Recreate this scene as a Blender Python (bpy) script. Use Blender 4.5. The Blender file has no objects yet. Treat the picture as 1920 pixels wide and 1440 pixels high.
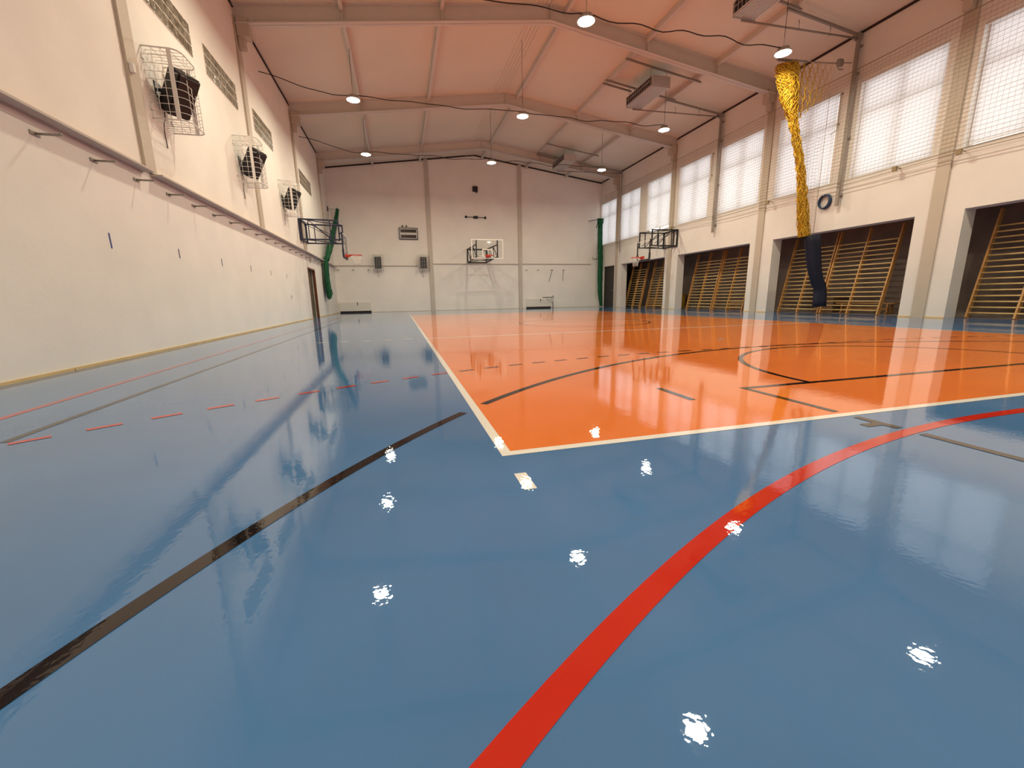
import bpy, bmesh, math, random
from mathutils import Vector, Matrix, Euler
C = bpy.context.scene.collection
PI = math.pi
rnd = random.Random(7)

# ------------------------------------------------------------------ camera, world, exposure
cam_d = bpy.data.cameras.new('camera')
cam = bpy.data.objects.new('camera', cam_d)
C.objects.link(cam)
bpy.context.scene.camera = cam
cam_d.sensor_width = 36.0
cam_d.sensor_fit = 'HORIZONTAL'
cam_d.lens = 772.07 * 36.0 / 1920.0
cam_d.clip_start = 0.02
cam_d.clip_end = 200
YAW, PITCH, ROLL = 0.25746, -0.20623, -0.01811
fwd0 = Vector((math.sin(YAW), math.cos(YAW), 0)); right0 = Vector((math.cos(YAW), -math.sin(YAW), 0)); up0 = Vector((0, 0, 1))
fwd = fwd0 * math.cos(PITCH) + up0 * math.sin(PITCH)
upv = up0 * math.cos(PITCH) - fwd0 * math.sin(PITCH)
rgt = right0 * math.cos(ROLL) + upv * math.sin(ROLL)
up2 = upv * math.cos(ROLL) - right0 * math.sin(ROLL)
M = Matrix(((rgt.x, up2.x, -fwd.x, -0.3999), (rgt.y, up2.y, -fwd.y, -1.714), (rgt.z, up2.z, -fwd.z, 0.7022), (0, 0, 0, 1)))
cam.matrix_world = M

sc = bpy.context.scene
sc.view_settings.view_transform = 'Standard'
sc.view_settings.look = 'None'
sc.view_settings.gamma = 1.0
sc.view_settings.use_curve_mapping = False
sc.view_settings.exposure = 0.0
LAMP_L = 465.0                      # radiance of the round lamp lenses
LAMP_C = (1.0, 0.935, 0.72)
DAY_L = 1.22                         # radiance of the overcast sky seen in the panes
DAY_C = (0.98, 0.97, 1.0)

w = bpy.data.worlds.new('world'); sc.world = w
w.use_nodes = True
w.node_tree.nodes['Background'].inputs[0].default_value = (0.8, 0.88, 1.0, 1)
w.node_tree.nodes['Background'].inputs[1].default_value = 0.3
try:
    sc.cycles.use_denoising = True
    sc.cycles.max_bounces = 10
    sc.cycles.diffuse_bounces = 6
    sc.cycles.transparent_max_bounces = 16
    sc.cycles.caustics_reflective = False
    sc.cycles.caustics_refractive = False
    sc.cycles.sample_clamp_indirect = 6.0
except Exception:
    pass

# ------------------------------------------------------------------ materials
def nt_new(name):
    m = bpy.data.materials.new(name); m.use_nodes = True
    nt = m.node_tree
    return m, nt, nt.nodes['Principled BSDF']

def mat(name, col, rough=0.6, metal=0.0, var=0.0, vscale=3.0, bump=0.0, bscale=60.0, spec=0.5):
    m, nt, b = nt_new(name)
    b.inputs['Base Color'].default_value = (*col, 1)
    b.inputs['Roughness'].default_value = rough
    b.inputs['Metallic'].default_value = metal
    b.inputs['Specular IOR Level'].default_value = spec
    geo = nt.nodes.new('ShaderNodeNewGeometry')
    if var > 0:
        n = nt.nodes.new('ShaderNodeTexNoise'); n.inputs['Scale'].default_value = vscale; n.inputs['Detail'].default_value = 5
        nt.links.new(geo.outputs['Position'], n.inputs['Vector'])
        r = nt.nodes.new('ShaderNodeMapRange')
        r.inputs[1].default_value = 0.3; r.inputs[2].default_value = 0.7
        r.inputs[3].default_value = 1 - var; r.inputs[4].default_value = 1 + var * 0.4
        nt.links.new(n.outputs['Fac'], r.inputs[0])
        mx = nt.nodes.new('ShaderNodeVectorMath'); mx.operation = 'SCALE'
        mx.inputs[0].default_value = col
        nt.links.new(r.outputs[0], mx.inputs['Scale'])
        nt.links.new(mx.outputs[0], b.inputs['Base Color'])
    if bump > 0:
        n2 = nt.nodes.new('ShaderNodeTexNoise'); n2.inputs['Scale'].default_value = bscale; n2.inputs['Detail'].default_value = 3
        nt.links.new(geo.outputs['Position'], n2.inputs['Vector'])
        bp = nt.nodes.new('ShaderNodeBump'); bp.inputs['Strength'].default_value = 1.0; bp.inputs['Distance'].default_value = bump
        nt.links.new(n2.outputs['Fac'], bp.inputs['Height'])
        nt.links.new(bp.outputs[0], b.inputs['Normal'])
    return m

def floor_mat(name, col, var=0.08):
    """poured glossy resin: mirror-like with a faint ripple"""
    m, nt, b = nt_new(name)
    geo = nt.nodes.new('ShaderNodeNewGeometry')
    n = nt.nodes.new('ShaderNodeTexNoise'); n.inputs['Scale'].default_value = 0.9; n.inputs['Detail'].default_value = 4
    nt.links.new(geo.outputs['Position'], n.inputs['Vector'])
    r = nt.nodes.new('ShaderNodeMapRange')
    r.inputs[1].default_value = 0.3; r.inputs[2].default_value = 0.7; r.inputs[3].default_value = 1 - var; r.inputs[4].default_value = 1 + var
    nt.links.new(n.outputs['Fac'], r.inputs[0])
    mx = nt.nodes.new('ShaderNodeVectorMath'); mx.operation = 'SCALE'; mx.inputs[0].default_value = col
    nt.links.new(r.outputs[0], mx.inputs['Scale']); nt.links.new(mx.outputs[0], b.inputs['Base Color'])
    b.inputs['Roughness'].default_value = 0.015
    b.inputs['IOR'].default_value = 1.55
    n1 = nt.nodes.new('ShaderNodeTexNoise'); n1.inputs['Scale'].default_value = 55; n1.inputs['Detail'].default_value = 1.5
    n2 = nt.nodes.new('ShaderNodeTexNoise'); n2.inputs['Scale'].default_value = 5; n2.inputs['Detail'].default_value = 2
    for q in (n1, n2): nt.links.new(geo.outputs['Position'], q.inputs['Vector'])
    b1 = nt.nodes.new('ShaderNodeBump'); b1.inputs['Strength'].default_value = 1; b1.inputs['Distance'].default_value = 0.00018
    b2 = nt.nodes.new('ShaderNodeBump'); b2.inputs['Strength'].default_value = 1; b2.inputs['Distance'].default_value = 0.0004
    nt.links.new(n1.outputs['Fac'], b1.inputs['Height']); nt.links.new(n2.outputs['Fac'], b2.inputs['Height'])
    nt.links.new(b2.outputs[0], b1.inputs['Normal']); nt.links.new(b1.outputs[0], b.inputs['Normal'])
    return m

def emit_mat(name, col, s):
    m, nt, b = nt_new(name)
    b.inputs['Base Color'].default_value = (0.8, 0.8, 0.8, 1)
    b.inputs['Emission Color'].default_value = (*col, 1)
    b.inputs['Emission Strength'].default_value = s
    return m

def blind_mat():
    m = bpy.data.materials.new('blind_fabric'); m.use_nodes = True
    nt = m.node_tree; nt.nodes.clear()
    out = nt.nodes.new('ShaderNodeOutputMaterial')
    geo = nt.nodes.new('ShaderNodeNewGeometry'); sep = nt.nodes.new('ShaderNodeSeparateXYZ')
    nt.links.new(geo.outputs['Position'], sep.inputs[0])
    mu = nt.nodes.new('ShaderNodeMath'); mu.operation = 'MULTIPLY'; mu.inputs[1].default_value = 2 * PI / 0.05
    sn = nt.nodes.new('ShaderNodeMath'); sn.operation = 'SINE'
    nt.links.new(sep.outputs['Z'], mu.inputs[0]); nt.links.new(mu.outputs[0], sn.inputs[0])
    mr = nt.nodes.new('ShaderNodeMapRange'); mr.inputs[1].default_value = -1; mr.inputs[2].default_value = 1
    mr.inputs[3].default_value = 0.70; mr.inputs[4].default_value = 0.77
    nt.links.new(sn.outputs[0], mr.inputs[0])
    tl = nt.nodes.new('ShaderNodeBsdfTranslucent'); df = nt.nodes.new('ShaderNodeBsdfDiffuse'); tp = nt.nodes.new('ShaderNodeBsdfTransparent')
    for q in (tl, df): nt.links.new(mr.outputs[0], q.inputs['Color'])
    m1 = nt.nodes.new('ShaderNodeMixShader'); m1.inputs[0].default_value = 0.4
    m2 = nt.nodes.new('ShaderNodeMixShader'); m2.inputs[0].default_value = 0.035
    nt.links.new(tl.outputs[0], m1.inputs[1]); nt.links.new(df.outputs[0], m1.inputs[2])
    nt.links.new(m1.outputs[0], m2.inputs[1]); nt.links.new(tp.outputs[0], m2.inputs[2])
    nt.links.new(m2.outputs[0], out.inputs[0])
    return m

def glass_mat():
    m = bpy.data.materials.new('clear_board'); m.use_nodes = True
    nt = m.node_tree; nt.nodes.clear()
    out = nt.nodes.new('ShaderNodeOutputMaterial')
    tp = nt.nodes.new('ShaderNodeBsdfTransparent'); tp.inputs[0].default_value = (0.98, 0.99, 0.985, 1)
    gl = nt.nodes.new('ShaderNodeBsdfGlossy'); gl.inputs['Roughness'].default_value = 0.03
    fr = nt.nodes.new('ShaderNodeFresnel'); fr.inputs[0].default_value = 1.35
    geo = nt.nodes.new('ShaderNodeNewGeometry')
    inv = nt.nodes.new('ShaderNodeMath'); inv.operation = 'SUBTRACT'; inv.inputs[0].default_value = 1
    nt.links.new(geo.outputs['Backfacing'], inv.inputs[1])
    ml = nt.nodes.new('ShaderNodeMath'); ml.operation = 'MULTIPLY'
    nt.links.new(fr.outputs[0], ml.inputs[0]); nt.links.new(inv.outputs[0], ml.inputs[1])
    mx = nt.nodes.new('ShaderNodeMixShader')
    nt.links.new(ml.outputs[0], mx.inputs[0]); nt.links.new(tp.outputs[0], mx.inputs[1]); nt.links.new(gl.outputs[0], mx.inputs[2])
    nt.links.new(mx.outputs[0], out.inputs[0])
    return m

def block_mat():
    """glass blocks: wavy grey-brown glass"""
    m, nt, b = nt_new('glass_block')
    geo = nt.nodes.new('ShaderNodeNewGeometry')
    n = nt.nodes.new('ShaderNodeTexNoise'); n.inputs['Scale'].default_value = 9; n.inputs['Detail'].default_value = 3
    nt.links.new(geo.outputs['Position'], n.inputs['Vector'])
    cr = nt.nodes.new('ShaderNodeValToRGB')
    cr.color_ramp.elements[0].position = 0.35; cr.color_ramp.elements[0].color = (0.10, 0.085, 0.06, 1)
    cr.color_ramp.elements[1].position = 0.7; cr.color_ramp.elements[1].color = (0.32, 0.29, 0.22, 1)
    nt.links.new(n.outputs['Fac'], cr.inputs[0]); nt.links.new(cr.outputs[0], b.inputs['Base Color'])
    b.inputs['Roughness'].default_value = 0.18
    bp = nt.nodes.new('ShaderNodeBump'); bp.inputs['Distance'].default_value = 0.02
    nt.links.new(n.outputs['Fac'], bp.inputs['Height']); nt.links.new(bp.outputs[0], b.inputs['Normal'])
    return m

def net_mat(name, col, hole, scale):
    """gathered netting: cords with darker holes between them"""
    m, nt, b = nt_new(name)
    geo = nt.nodes.new('ShaderNodeNewGeometry')
    vo = nt.nodes.new('ShaderNodeTexVoronoi'); vo.feature = 'DISTANCE_TO_EDGE'; vo.inputs['Scale'].default_value = scale
    mp = nt.nodes.new('ShaderNodeMapping'); mp.inputs['Scale'].default_value = (1, 1, 0.75)
    nt.links.new(geo.outputs['Position'], mp.inputs[0]); nt.links.new(mp.outputs[0], vo.inputs['Vector'])
    cr = nt.nodes.new('ShaderNodeValToRGB')
    cr.color_ramp.elements[0].position = 0.10; cr.color_ramp.elements[0].color = (*col, 1)
    cr.color_ramp.elements[1].position = 0.24; cr.color_ramp.elements[1].color = (*hole, 1)
    nt.links.new(vo.outputs['Distance'], cr.inputs[0]); nt.links.new(cr.outputs[0], b.inputs['Base Color'])
    bp = nt.nodes.new('ShaderNodeBump'); bp.inputs['Distance'].default_value = 0.03; bp.invert = True
    nt.links.new(vo.outputs['Distance'], bp.inputs['Height']); nt.links.new(bp.outputs[0], b.inputs['Normal'])
    b.inputs['Roughness'].default_value = 0.7
    return m

def wood_mat(name, c1, c2, rough=0.4):
    m, nt, b = nt_new(name)
    tc = nt.nodes.new('ShaderNodeTexCoord')
    mp = nt.nodes.new('ShaderNodeMapping'); mp.inputs['Scale'].default_value = (14, 2.5, 3)
    nt.links.new(tc.outputs['Object'], mp.inputs[0])
    n = nt.nodes.new('ShaderNodeTexNoise'); n.inputs['Scale'].default_value = 3; n.inputs['Detail'].default_value = 5
    nt.links.new(mp.outputs[0], n.inputs['Vector'])
    cr = nt.nodes.new('ShaderNodeValToRGB')
    cr.color_ramp.elements[0].position = 0.3; cr.color_ramp.elements[0].color = (*c1, 1)
    cr.color_ramp.elements[1].position = 0.7; cr.color_ramp.elements[1].color = (*c2, 1)
    nt.links.new(n.outputs['Fac'], cr.inputs[0]); nt.links.new(cr.outputs[0], b.inputs['Base Color'])
    b.inputs['Roughness'].default_value = rough
    return m

MT = {
    'wall': mat('wall_paint', (0.80, 0.755, 0.69), 0.75, var=0.05, vscale=1.3, bump=0.002, bscale=18),
    'wall_window': mat('window_wall_paint', (0.73, 0.685, 0.63), 0.75, var=0.05, vscale=1.3, bump=0.002, bscale=18),  # same paint as the plain wall, darkened to offset strong lamp light
    'wall_back': mat('back_wall_paint', (0.86, 0.81, 0.745), 0.8, var=0.06, vscale=0.8, bump=0.002, bscale=12),
    'steel_paint': mat('painted_steel', (0.60, 0.55, 0.49), 0.5, var=0.03),
    'column_paint': mat('column_paint', (0.49, 0.42, 0.335), 0.5, var=0.03),
    'post_paint': mat('post_paint', (0.55, 0.49, 0.42), 0.6, var=0.04),
    'ceil': mat('ceiling_sheet', (0.71, 0.64, 0.52), 0.7, var=0.04, vscale=0.7),
    'dark_gap': mat('dark_gap', (0.035, 0.02, 0.015), 0.9),
    'store': mat('storeroom_shade', (0.21, 0.165, 0.14), 0.9, var=0.25, vscale=1.5),  # the unlit storeroom's shade is put into this colour
    'ledge': mat('ledge_paint', (0.50, 0.43, 0.375), 0.6, var=0.04),
    'base_wood': mat('base_strip', (0.66, 0.47, 0.22), 0.5, var=0.08, vscale=4),
    'blue': floor_mat('floor_blue', (0.068, 0.18, 0.375)),
    'orange': floor_mat('floor_orange', (0.80, 0.205, 0.045), 0.05),
    'white_line': floor_mat('line_white', (0.82, 0.79, 0.73), 0.02),
    'black_line': floor_mat('line_black', (0.009, 0.007, 0.007), 0.02),
    'red_line': floor_mat('line_red', (0.52, 0.024, 0.011), 0.04),
    'maroon_line': floor_mat('line_maroon', (0.10, 0.012, 0.006), 0.04),
    'plate_grey': mat('plate_grey', (0.30, 0.30, 0.32), 0.3, 0.6),
    'lens': emit_mat('lamp_lens', LAMP_C, LAMP_L),
    'lamp_body': mat('lamp_body', (0.46, 0.43, 0.39), 0.45, 0.2),
    'cable': mat('black_cable', (0.02, 0.012, 0.01), 0.6),
    'day': emit_mat('daylight_pane', DAY_C, DAY_L),
    'frame_white': mat('window_frame', (0.72, 0.69, 0.66), 0.4),
    'blind': blind_mat(),
    'block': block_mat(),
    'mortar': mat('mortar', (0.72, 0.66, 0.57), 0.8),
    'black': mat('black_cabinet', (0.018, 0.013, 0.012), 0.6, bump=0.001, bscale=120),
    'black_metal': mat('black_metal', (0.014, 0.014, 0.018), 0.45, 0.3),
    'navy_metal': mat('navy_metal', (0.016, 0.018, 0.05), 0.45, 0.2),
    'white_metal': mat('white_metal', (0.74, 0.70, 0.65), 0.4),
    'grey_metal': mat('grey_metal', (0.40, 0.37, 0.34), 0.4, 0.6),
    'galv': mat('galvanised', (0.30, 0.26, 0.22), 0.5, 0.3, var=0.1, vscale=8),
    'heater': mat('heater_casing', (0.50, 0.47, 0.44), 0.4, 0.3),
    'hook': mat('hook_steel', (0.34, 0.30, 0.26), 0.5, 0.4),
    'glass': glass_mat(),
    'rim': mat('rim_red', (0.55, 0.03, 0.008), 0.35),
    'white_cord': mat('white_cord', (0.75, 0.72, 0.66), 0.8),
    'yellow_cord': mat('yellow_cord', (0.62, 0.36, 0.012), 0.6),
    'yellow_net': net_mat('yellow_net', (0.64, 0.36, 0.010), (0.13, 0.04, 0.002), 20),
    'green_net': net_mat('green_net', (0.012, 0.16, 0.06), (0.004, 0.045, 0.02), 13),
    'net_cord': mat('net_cord', (0.27, 0.20, 0.11), 0.8),
    'green_cord': mat('green_cord', (0.012, 0.14, 0.055), 0.7),
    'green_cloth': mat('green_cloth', (0.010, 0.13, 0.05), 0.8, bump=0.006, bscale=25),
    'navy_cloth': mat('navy_cloth', (0.0035, 0.005, 0.02), 0.75, bump=0.006, bscale=14),
    'wood': wood_mat('bar_wood', (0.42, 0.20, 0.055), (0.58, 0.31, 0.10)),
    'rung': wood_mat('rung_wood', (0.52, 0.34, 0.13), (0.66, 0.47, 0.20)),
    'bench': wood_mat('bench_wood', (0.32, 0.14, 0.04), (0.5, 0.26, 0.08)),
    'door_dark': wood_mat('door_wood', (0.055, 0.045, 0.02), (0.09, 0.07, 0.03)),
    'door_far': mat('door_far', (0.035, 0.028, 0.024), 0.6, var=0.1),
    'door_red': wood_mat('door_jamb_wood', (0.13, 0.035, 0.012), (0.2, 0.06, 0.02)),
    'hose': mat('hose_blue', (0.03, 0.055, 0.12), 0.35),
    'tape_blue': mat('tape_blue', (0.03, 0.06, 0.24), 0.5),
    'tape_dark': mat('tape_dark', (0.05, 0.055, 0.11), 0.5),
    'panel': mat('hatch_paint', (0.74, 0.70, 0.63), 0.5),
    'screen': mat('score_screen', (0.03, 0.012, 0.012), 0.25),
    'yellow_box': mat('yellow_plastic', (0.62, 0.42, 0.06), 0.5),
    'brown_box': mat('brown_box', (0.16, 0.09, 0.05), 0.8),
}

# ------------------------------------------------------------------ mesh builder
class MB:
    def __init__(s): s.v = []; s.f = []; s.sm = []; s.pc = []
    def add(s, vs, fs, smooth=False):
        s.pc.append((list(vs), list(fs), smooth))
        o = len(s.v); s.v += [tuple(x) for x in vs]
        s.f += [tuple(o + i for i in f) for f in fs]; s.sm += [smooth] * len(fs)
        return s
    def box(s, x0, x1, y0, y1, z0, z1):
        vs = [(x, y, z) for z in (z0, z1) for y in (y0, y1) for x in (x0, x1)]
        return s.add(vs, [(0, 2, 3, 1), (4, 5, 7, 6), (0, 1, 5, 4), (2, 6, 7, 3), (0, 4, 6, 2), (1, 3, 7, 5)])
    def bev(s, x0, x1, y0, y1, z0, z1, b=0.01, mtx=None):
        bm = bmesh.new(); bmesh.ops.create_cube(bm, size=1)
        for v in bm.verts:
            v.co = Vector(((x0 + x1) / 2 + v.co.x * (x1 - x0), (y0 + y1) / 2 + v.co.y * (y1 - y0), (z0 + z1) / 2 + v.co.z * (z1 - z0)))
        bmesh.ops.bevel(bm, geom=list(bm.edges), offset=b, segments=2, profile=0.5, affect='EDGES')
        if mtx is not None: bm.transform(mtx)
        bm.verts.index_update()
        s.add([v.co for v in bm.verts], [[v.index for v in f.verts] for f in bm.faces]); bm.free(); return s
    def beam(s, p, q, wd, ht, up=(0, 0, 1)):
        p = Vector(p); q = Vector(q); d = (q - p).normalized(); u = Vector(up)
        if abs(d.dot(u)) > 0.98: u = Vector((0, 1, 0))
        r = d.cross(u).normalized(); u = r.cross(d).normalized()
        vs = []
        for c in (p, q):
            for a, b in ((-1, -1), (1, -1), (1, 1), (-1, 1)): vs.append(c + r * a * wd / 2 + u * b * ht / 2)
        return s.add(vs, [(3, 2, 1, 0), (4, 5, 6, 7), (0, 1, 5, 4), (1, 2, 6, 5), (2, 3, 7, 6), (3, 0, 4, 7)])
    def tube(s, pts, r, n=6, cap=True, smooth=True, closed=False):
        pts = [Vector(p) for p in pts]; k = len(pts)
        rr = r if isinstance(r, (list, tuple)) else [r] * k
        vs = []; ref = None
        for i, p in enumerate(pts):
            if closed: t = pts[(i + 1) % k] - pts[i - 1]
            else: t = pts[min(i + 1, k - 1)] - pts[max(i - 1, 0)]
            t = t.normalized() if t.length > 1e-9 else Vector((0, 0, 1))
            if ref is None:
                ref = Vector((0, 0, 1)) if abs(t.z) < 0.9 else Vector((1, 0, 0))
            a = t.cross(ref)
            if a.length < 1e-6: a = t.cross(Vector((1, 0.3, 0.2)))
            a.normalize(); b = t.cross(a).normalized(); ref = b.cross(t) * 1.0 if False else ref
            for j in range(n):
                g = 2 * PI * j / n
                vs.append(p + a * math.cos(g) * rr[i] + b * math.sin(g) * rr[i])
        fs = []
        for i in range(k if closed else k - 1):
            i2 = (i + 1) % k
            for j in range(n):
                fs.append((i * n + j, i * n + (j + 1) % n, i2 * n + (j + 1) % n, i2 * n + j))
        if cap and not closed:
            fs.append(tuple(range(n))[::-1]); fs.append(tuple((k - 1) * n + j for j in range(n)))
        return s.add(vs, fs, smooth)
    def cyl(s, c, r, z0, z1, n=24, axis='z', r2=None):
        r2 = r if r2 is None else r2
        vs = []
        for z, q in ((z0, r), (z1, r2)):
            for j in range(n):
                g = 2 * PI * j / n; a, b = q * math.cos(g), q * math.sin(g)
                if axis == 'z': vs.append((c[0] + a, c[1] + b, z))
                elif axis == 'x': vs.append((z, c[0] + a, c[1] + b))
                else: vs.append((c[0] + a, z, c[1] + b))
        fs = [(j, (j + 1) % n, n + (j + 1) % n, n + j) for j in range(n)] + [tuple(range(n))[::-1], tuple(range(n, 2 * n))]
        return s.add(vs, fs)
    def lathe(s, prof, n=28, c=(0, 0, 0)):
        vs = []
        for r, z in prof:
            for j in range(n):
                g = 2 * PI * j / n; vs.append((c[0] + r * math.cos(g), c[1] + r * math.sin(g), c[2] + z))
        fs = []
        for i in range(len(prof) - 1):
            for j in range(n): fs.append((i * n + j, i * n + (j + 1) % n, (i + 1) * n + (j + 1) % n, (i + 1) * n + j))
        fs.append(tuple(range(n))[::-1]); fs.append(tuple((len(prof) - 1) * n + j for j in range(n)))
        return s.add(vs, fs, True)
    def quad(s, x0, x1, y0, y1, z):
        return s.add([(x0, y0, z), (x1, y0, z), (x1, y1, z), (x0, y1, z)], [(0, 1, 2, 3)])
    def slab(s, x0, x1, y0, y1, z0, z1): return s.box(x0, x1, y0, y1, z0, z1)
    def arc(s, cx, cy, r0, r1, a0, a1, z, z0, n=64):
        vs = []; fs = []
        for i in range(n + 1):
            g = a0 + (a1 - a0) * i / n
            for r, zz in ((r0, z), (r1, z)): vs.append((cx + r * math.cos(g), cy + r * math.sin(g), zz))
        for i in range(n): fs.append((2 * i, 2 * i + 1, 2 * i + 3, 2 * i + 2))
        return s.add(vs, fs)
    def build(s, name, m, parent=None, **kw):
        me = bpy.data.meshes.new(name)
        me.from_pydata(s.v, [], s.f)
        for p, q in zip(me.polygons, s.sm): p.use_smooth = q
        bm = bmesh.new(); bm.from_mesh(me); bmesh.ops.recalc_face_normals(bm, faces=bm.faces) if kw.get('fix', True) else None
        bm.to_mesh(me); bm.free()
        me.materials.append(MT[m])
        o = bpy.data.objects.new(name, me); C.objects.link(o)
        if parent is not None: o.parent = parent
        return o

def each(name, mb, m, parent):
    """one object per piece that was added to mb"""
    return [MB().add(*pc).build(name, m, parent) for pc in mb.pc]
def tag(o, label, cat, group=None, kind=None):
    o['label'] = label; o['category'] = cat
    if group: o['group'] = group
    if kind: o['kind'] = kind
    return o
def struct(o, label=None):
    o['kind'] = 'structure'
    if label: o['label'] = label
    return o
def empty(name, loc=(0, 0, 0), rz=0.0):
    o = bpy.data.objects.new(name, None); C.objects.link(o)
    o.location = loc; o.rotation_euler = (0, 0, rz); o.empty_display_size = 0.1
    return o
def copy_tree(o, parent=None):
    c = o.copy(); C.objects.link(c)
    if parent is not None: c.parent = parent
    for ch in list(o.children): copy_tree(ch, c)
    return c
ORD = ['first', 'second', 'third', 'fourth', 'fifth', 'sixth', 'seventh', 'eighth', 'ninth', 'tenth', 'eleventh', 'twelfth',
       'thirteenth', 'fourteenth', 'fifteenth', 'sixteenth', 'seventeenth', 'eighteenth', 'nineteenth', 'twentieth', 'twenty-first', 'twenty-second', 'twenty-third']

# ------------------------------------------------------------------ the shell
XL, XR, YF, YB = -3.95, 12.95, -6.95, 24.95
XM, ZE, ZR = 4.5, 8.0, 9.15
K = (ZR - ZE) / (XM - XL)
def roof(x): return ZR - K * abs(x - XM)
TH = 0.4                                           # thickness of the right wall
XS = 15.0                                          # back of the storeroom behind the alcoves
FY = [0.65, 6.12, 11.57, 17.05, 22.45]             # near faces of the steel frames

fl = struct(MB().box(XL - 0.4, XS, YF - 0.4, YB + 0.4, -0.2, 0).build('floor', 'blue'), 'glossy blue resin sports floor with an orange court')
def mark(name, mb, m): return mb.build(name, m, fl, fix=False)
Z1, Z2, Z3 = 0.0006, 0.0012, 0.0018
mark('orange_court', MB().quad(0.03, 8.97, 0.03, 17.97, Z1), 'orange')
mark('court_boundary', MB().quad(0, 0.05, 0, 18, Z2).quad(8.95, 9, 0, 18, Z2).quad(0.05, 8.95, 0, 0.05, Z2).quad(0.05, 8.95, 17.95, 18, Z2), 'white_line')
mark('attack_line', MB().quad(0.05, 8.95, 5.97, 6.04, Z2), 'white_line')
mark('attack_line', MB().quad(0.05, 8.95, 11.95, 12.0, Z2), 'white_line')
mark('centre_line', MB().quad(0.05, 8.95, 8.975, 9.025, Z2), 'white_line')
b = MB()
for k in range(5):
    for yy in (5.98, 11.95):
        x = -0.22 - 0.36 * k; b.quad(x - 0.16, x, yy - 0.01, yy + 0.06, Z2); b.quad(9 - x, 9.16 - x, yy - 0.01, yy + 0.06, Z2)
each('attack_line_dash', b, 'white_line', fl)
mark('service_mark', MB().quad(0, 0.05, -0.35, -0.2, Z2), 'white_line')
mark('service_mark', MB().quad(8.95, 9.0, -0.35, -0.2, Z2), 'white_line')
mark('side_line', MB().quad(-2.5, -2.45, 0.98, 23, Z2), 'black_line')
def ang(x, r, cx): return math.acos(max(-1, min(1, (x - cx) / r)))
b = MB(); R3a = 6.18; R3b = 6.235; cy3 = -3.43
b.arc(4.5, cy3, R3a, R3b, PI - 0.02, ang(-0.055, 6.2, 4.5), Z3, 0, 60)
b.arc(4.5, cy3, R3a, R3b, ang(0.105, 6.2, 4.5), ang(8.9, 6.2, 4.5), Z3, 0, 110)
b.arc(4.5, cy3, R3a, R3b, ang(9.055, 6.2, 4.5), 0.02, Z3, 0, 60)
mark('three_point_line', b, 'black_line')
b = MB().quad(2.05, 6.95, 0.755, 0.805, Z3)
for x0, x1, s in ((2.05, 2.1, -1), (6.9, 6.95, 1)):
    b.quad(x0, x1, 0.085, 0.755, Z3).quad(x0, x1, -0.245, -0.03, Z3).quad(x0, x1, -5, -0.345, Z3)
    b.quad(x0 - 0.1 if s < 0 else x1, x0 if s < 0 else x1 + 0.1, -0.185, -0.135, Z3)
mark('key_line', b, 'black_line')
mark('free_throw_arc', MB().arc(4.5, 0.78, 1.76, 1.81, 0.01, PI - 0.01, Z3, 0, 90), 'black_line')
mark('centre_circle', MB().arc(4.5, 9.0, 1.75, 1.8, 0.03, PI - 0.03, Z3, 0, 60).arc(4.5, 9.0, 1.75, 1.8, PI + 0.03, 2 * PI - 0.03, Z3, 0, 60), 'black_line')
mark('penalty_mark', MB().quad(1.455, 1.505, 0.6, 0.99, Z3), 'black_line')
b = MB().arc(3.0, -6.2, 5.945, 6.005, PI, PI / 2, Z2, 0, 90).quad(3.0, 6.0, -0.255, -0.195, Z2).arc(6.0, -6.2, 5.945, 6.005, PI / 2, 0, Z2, 0, 90)
mark('goal_area_line', b, 'red_line')
rb, mbk = MB(), MB()
a0 = math.atan2(0.94 + 6.2, -2.43 - 3.0); st = 0.29 / 8.97; ln = 0.155 / 8.97
k = 0
while a0 - k * st > PI / 2:
    g = a0 - k * st; xx = 3.0 + 8.97 * math.cos(g - ln / 2)
    (rb if xx < 0 else mbk).arc(3.0, -6.2, 8.945, 8.995, g, g - ln, Z3, 0, 4)
    (rb if xx < 0 else mbk).arc(6.0, -6.2, 8.945, 8.995, PI - g, PI - g + ln, Z3, 0, 4)
    k += 1
for k in range(10): mbk.quad(3.02 + 0.3 * k, 3.17 + 0.3 * k, 2.745, 2.795, Z3)
each('free_throw_dash', rb, 'red_line', fl); each('free_throw_dash', mbk, 'maroon_line', fl)
mark('red_side_line', MB().quad(-2.95, -2.9, -6.2, 23.5, Z2), 'red_line')
mark('socket_cover', MB().cyl((4.47, 3.75), 0.05, 0, 0.003, 20), 'plate_grey')

# left wall with the doorway (y 17.25..18.75)
DY0, DY1, DZ = 17.25, 18.75, 2.08
b = MB().box(XL - 0.3, XL, YF, DY0, 0, ZE + 0.05).box(XL - 0.3, XL, DY1, YB, 0, ZE + 0.05).box(XL - 0.3, XL, DY0, DY1, DZ, ZE + 0.05)
struct(b.build('wall_left', 'wall'), 'long plain off-white wall with hooks and a ledge')
def gable(y0, y1):
    vs = [(x, y, z) for y in (y0, y1) for x, z in ((XL - 0.3, 0), (XS, 0), (XS, 4), (XR, 4), (XR, roof(XR)), (XM, ZR), (XL - 0.3, roof(XL - 0.3)))]
    n = 7
    return MB().add(vs, [tuple(range(n)), tuple(range(n, 2 * n))[::-1]] + [(i, (i + 1) % n, n + (i + 1) % n, n + i) for i in range(n)])
struct(gable(YB, YB + 0.3).build('wall_back', 'wall_back'), 'far end wall with one backboard in the middle')
struct(gable(YF - 0.3, YF).build('wall_front', 'wall'))
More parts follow.
